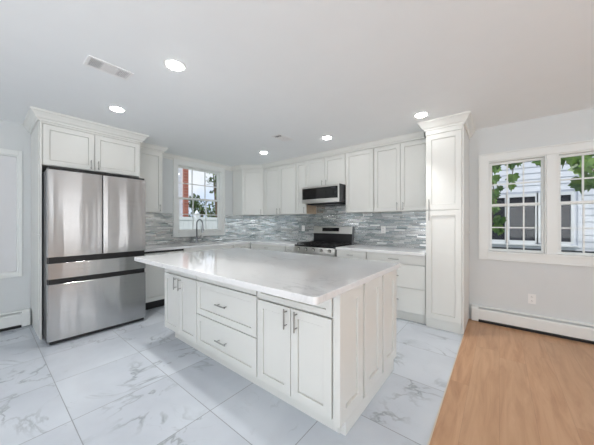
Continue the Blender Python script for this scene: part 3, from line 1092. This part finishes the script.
# ------------------------------------------------------------------ heaters, outlets
def heater(label, loc, rz, length, g):
    t = thing('baseboard_heater', label, 'heater', loc, rz, g)
    MB().xprism([(-.002, .022), (-.002, .205), (-.022, .205), (-.022, .195), (-.010, .19), (-.010, .022)], 0, length).build('back_panel', 'trim', t)
    MB().xprism([(-.056, .176), (-.062, .172), (-.068, .160), (-.068, .040), (-.064, .040), (-.064, .158), (-.058, .168), (-.054, .170)], .03, length - .03).build('front_cover', 'trim', t)
    MB().xprism([(-.012, .199), (-.044, .190), (-.044, .196), (-.030, .205), (-.012, .206)], .03, length - .03).build('damper', 'trim', t)
    MB().box(.03, length - .03, -.058, -.012, .06, .11).build('fin_element', 'duct', t)
    for a in (0, length - .075):
        MB().xprism([(-.002, .004), (-.002, .208), (-.030, .208), (-.066, .182), (-.072, .166), (-.072, .012), (-.05, .004)], a, a + .075).build('end_cap', 'trim', t, bevel=.002, seg=1)
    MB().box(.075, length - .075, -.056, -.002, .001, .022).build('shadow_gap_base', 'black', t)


heater('white baseboard heater under the double window over wood floor', (-0.29, YB, 0), 0, 2.6, 'baseboard heaters')
heater('white baseboard heater under the shaded window left of the refrigerator', (XW, -1.9, 0), R(90), 2.285, 'baseboard heaters')


def outlet(label, x, y, z):
    t = thing('outlet', label, 'outlet', (x, y, z), 0, 'wall outlets')
    MB().box(-.036, .036, -.006, 0, -.058, .058).build('cover_plate', 'plate', t, bevel=.002)
    for dz in (.024, -.024):
        s = MB().box(-.017, .017, -.0085, -.006, dz - .015, dz + .015).build('socket', 'plate', t, bevel=.002)
        MB().box(-.008, -.005, -.0092, -.0085, dz - .005, dz + .007).box(.005, .008, -.0092, -.0085, dz - .005, dz + .005).build('slots', 'dark', s)


outlet('white outlet low on the wall below the double window', .306, YB - .0005, .386)
outlet('white outlet on the tiles between the range and the pantry', -1.49, YB - .0125, 1.19)
outlet('white outlet on the tiles left of the range', -3.145, YB - .0125, 1.19)

# ------------------------------------------------------------------ outdoors
struct('ground', MB().box(-30, XW - .13, -12, 30, -.45, -.40).box(XW - .13, 20, YB + .15, 30, -.45, -.40), 'grass')
rnd = random.Random(4)


def siding(x0, x1, z0, z1, step=.115, holes=()):
    """lap boards facing -y at y = 0 (profile leans outwards at the foot of each board)"""
    mb = MB()
    z = z0
    while z < z1 - .01:
        top = min(z + step, z1)
        spans = [(x0, x1)]
        for a, b, c, d in holes:
            if top > c and z < d:
                ns = []
                for p, q in spans:
                    if b <= p or a >= q:
                        ns.append((p, q)); continue
                    if p < a: ns.append((p, a))
                    if b < q: ns.append((b, q))
                spans = ns
        for p, q in spans:
            mb.xprism([(.02, z), (-.016, z), (-.002, top), (.02, top)], p, q)
        z = top
    return mb


t = thing('house', 'neighbouring house of white lap siding behind the grape vines', 'house', (0, 6.52, 0))
wins = [(-.27, .085), (.155, .525), (.60, .985)]
siding(-3.5, 6.0, -.4, 5.2, .115, [(-.36, 1.075, .885, 1.90)]).build('siding', 'siding', t)
MB().box(-3.5, 6.0, .021, .5, -.4, 5.2).build('wall_core', 'siding', t)
MB().xprism([(-.5, 5.15), (-.5, 5.25), (3.0, 7.2), (3.0, 5.15)], -3.9, 6.4).build('roof', 'roof', t)
for a, b in wins:
    f = MB()
    f.box(a - .055, a, -.035, .02, .93, 1.86).box(b, b + .04, -.035, .02, .93, 1.86)
    f.box(a, b, -.035, .02, 1.80, 1.86).box(a, b, -.035, .02, .905, .965).box(a, b, -.02, .02, 1.655, 1.685)
    f = f.build('window_frame', 'vinyl', t)
    MB().box(a, b, .0, .018, .965, 1.655).box(a, b, .0, .018, 1.685, 1.80).build('pane', 'pane', f)
MB().box(-.36, 1.075, -.06, .02, .875, .905).build('window_ledge', 'vinyl', t)
MB().box(-3.5, 6.0, -.03, -.017, .79, .815).build('dark_strip', 'dark', t)  # thin dark strip across the siding below the windows


def leaf(mb, p, size, yaw, pitch, roll):
    """a lobed grape leaf folded a little along its midrib"""
    pts = [(0, 0), (.22, -.10), (.48, .02), (.42, .22), (.60, .42), (.36, .50), (.30, .72), (.12, .70), (0, 1.0),
           (-.12, .70), (-.30, .72), (-.36, .50), (-.60, .42), (-.42, .22), (-.48, .02), (-.22, -.10)]
    mat = Matrix.Translation(p) @ Matrix.Rotation(yaw, 4, 'Z') @ Matrix.Rotation(pitch, 4, 'X') @ Matrix.Rotation(roll, 4, 'Y')
    cv = mb.b.verts.new(mat @ Vector((0, .35 * size, -.02 * size)))
    vs = [mb.b.verts.new(mat @ Vector((x * size, y * size, abs(x) * .25 * size))) for x, y in pts]
    for i in range(len(vs)):
        mb.b.faces.new((cv, vs[i], vs[(i + 1) % len(vs)]))


def vine(label, stem, spots, size):
    t = thing('grape_vine', label, 'vine', stem[0], 0, 'grape vines outside the double window')
    b = Vector(stem[0])
    MB().tube([Vector(p) - b for p in stem], .006, 6).build('stem', 'bark', t)
    mb = MB()
    for (x, y, z, n, sp) in spots:
        for i in range(n):
            p = Vector((x + rnd.uniform(-sp, sp), y + rnd.uniform(-.10, .10), z + rnd.uniform(-sp, sp))) - b
            leaf(mb, p, size * rnd.uniform(.75, 1.2), rnd.uniform(-.9, .9), R(-90) + rnd.uniform(-.5, .6), rnd.uniform(-.7, .7))
    mb.build('leaves', 'leafa', t)


vine('grape vine hanging at the left edge of the double window', [(-.16, 5.0, 2.75), (-.10, 5.0, 2.2), (-.06, 5.0, 1.7), (-.10, 5.0, 1.15), (-.16, 5.0, .4), (-.17, 5.0, -.40)],
     [(-.07, 5.0, 2.22, 5, .05), (-.07, 5.02, 2.02, 4, .05), (-.06, 5.0, 1.82, 4, .06), (-.04, 5.05, 1.62, 4, .06), (-.03, 5.05, 1.42, 3, .05), (-.05, 5.0, 1.22, 3, .05), (-.10, 5.0, 2.5, 4, .06)], .15)
vine('grape vine with a short tail in the second pane of the window', [(.20, 5.2, 2.75), (.18, 5.2, 2.3), (.15, 5.2, 1.95)],
     [(.15, 5.2, 2.24, 2, .03), (.21, 5.2, 2.29, 2, .03), (.15, 5.2, 2.06, 2, .02), (.13, 5.2, 1.93, 1, .01), (.20, 5.2, 2.5, 3, .06)], .15)
vine('grape vine dropping one leaf before the window mullion', [(.42, 5.0, 2.30), (.44, 5.0, 2.60), (.53, 5.0, 2.55), (.556, 5.0, 2.1), (.556, 5.0, -.40)],
     [(.43, 5.0, 2.26, 2, .02), (.42, 5.0, 2.50, 3, .06)], .19)
vine('thick grape vine with big leaves in the right half of the double window', [(.86, 5.0, 2.8), (.85, 5.0, 2.4), (.90, 5.0, 2.1), (1.0, 5.0, 1.9)],
     [(.80, 5.0, 2.30, 7, .09), (.84, 5.0, 2.14, 6, .08), (.84, 5.0, 1.90, 3, .05), (1.0, 5.05, 2.12, 4, .08), (1.02, 5.0, 1.93, 4, .07), (1.12, 5.0, 2.0, 3, .06), (.9, 5.0, 2.5, 5, .12)], .20)

# beyond the sink window
t = thing('house', 'pale house with a red brick chimney behind the fence', 'house', (-10.6, 0, 0))
b = siding(-4.9, 5.35, -.4, 5.0, .14).build('siding', 'siding', t)
b.rotation_euler = (0, 0, R(90))
b.location = (0, 0, 0)
MB().box(-4.0, -.025, -4.9, 5.35, -.4, 5.0).build('wall_core', 'siding', t)
MB().box(.02, .17, 5.37, 5.56, -.4, 4.4).build('chimney', 'brick', t)
MB().box(.0, .19, 5.355, 5.58, 4.4, 4.5).build('chimney_cap', 'vinyl', t)
t = thing('fence', 'white panel fence seen low through the sink window', 'fence', (-8.0, 0, 0))
mb = MB()
y = 2.0
while y < 8.0:
    mb.box(-.012, .012, y, y + .145, -.35, 1.40)
    y += .15
mb.build('boards', 'vinyl', t)
for z in (-.15, .6, 1.40):
    MB().box(-.03, .03, 2.0, 8.0, z, z + .10).build('rail', 'vinyl', t)
for y in (2.0, 3.8, 4.56, 6.2, 8.0):
    p = MB().box(-.065, .065, y - .065, y + .065, -.40, 1.62).build('post', 'vinyl', t)
    MB().cyl((0, y, 1.62), (0, y, 1.74), .09, 4, .01).build('post_cap', 'vinyl', p)


def tree(label, loc, clumps, n, size, trunk_h):
    t = thing('tree', label, 'tree', loc, 0, 'trees beyond the fence')
    mb = MB().tube([(0, 0, 0), (.05, .03, trunk_h * .5), (0, 0, trunk_h)], [.12, .09, .04], 8)
    for (x, y, z, rr) in clumps:
        mb.tube([(0, 0, trunk_h * .55), (x * .6, y * .6, z * .8), (x, y, z)], [.05, .03, .012], 6)
    mb.build('trunk', 'bark', t)
    mb = MB()
    for (x, y, z, rr) in clumps:
        for i in range(n):
            d = Vector((rnd.gauss(0, 1), rnd.gauss(0, 1), rnd.gauss(0, 1))).normalized() * rr * (rnd.random() ** .45)
            c = Vector((x, y, z)) + d
            rot = Matrix.Rotation(rnd.uniform(0, 6.28), 3, 'Z') @ Matrix.Rotation(rnd.uniform(0, 3.1), 3, 'X')
            s = size * rnd.uniform(.6, 1.3)
            q = [c + rot @ Vector(v) * s for v in ((0, -.7, 0), (.4, 0, .1), (0, .8, 0), (-.4, 0, .1))]
            mb.b.faces.new([mb.b.verts.new(v) for v in q])
    mb.build('leaves', 'leafb', t)


tree('bushy tree rising above the fence in the middle of the sink window', (-12.5, 7.4, -.4), [(0, .1, 2.3, .75), (.2, .75, 2.1, .65), (0, -.45, 2.7, .55), (.1, 1.3, 2.0, .5)], 170, .16, 2.6)
tree('thin airy tree at the right side of the sink window', (-11.0, 7.3, -.4), [(0, -.1, 3.9, .45), (.1, .1, 3.3, .45), (0, -.2, 4.5, .35)], 60, .13, 4.2)
tree('low round tree right of the airy tree beyond the fence', (-13.5, 11.2, -.4), [(0, 0, 2.4, .9), (0, -.8, 2.1, .6), (0, .9, 2.2, .8)], 150, .17, 2.2)
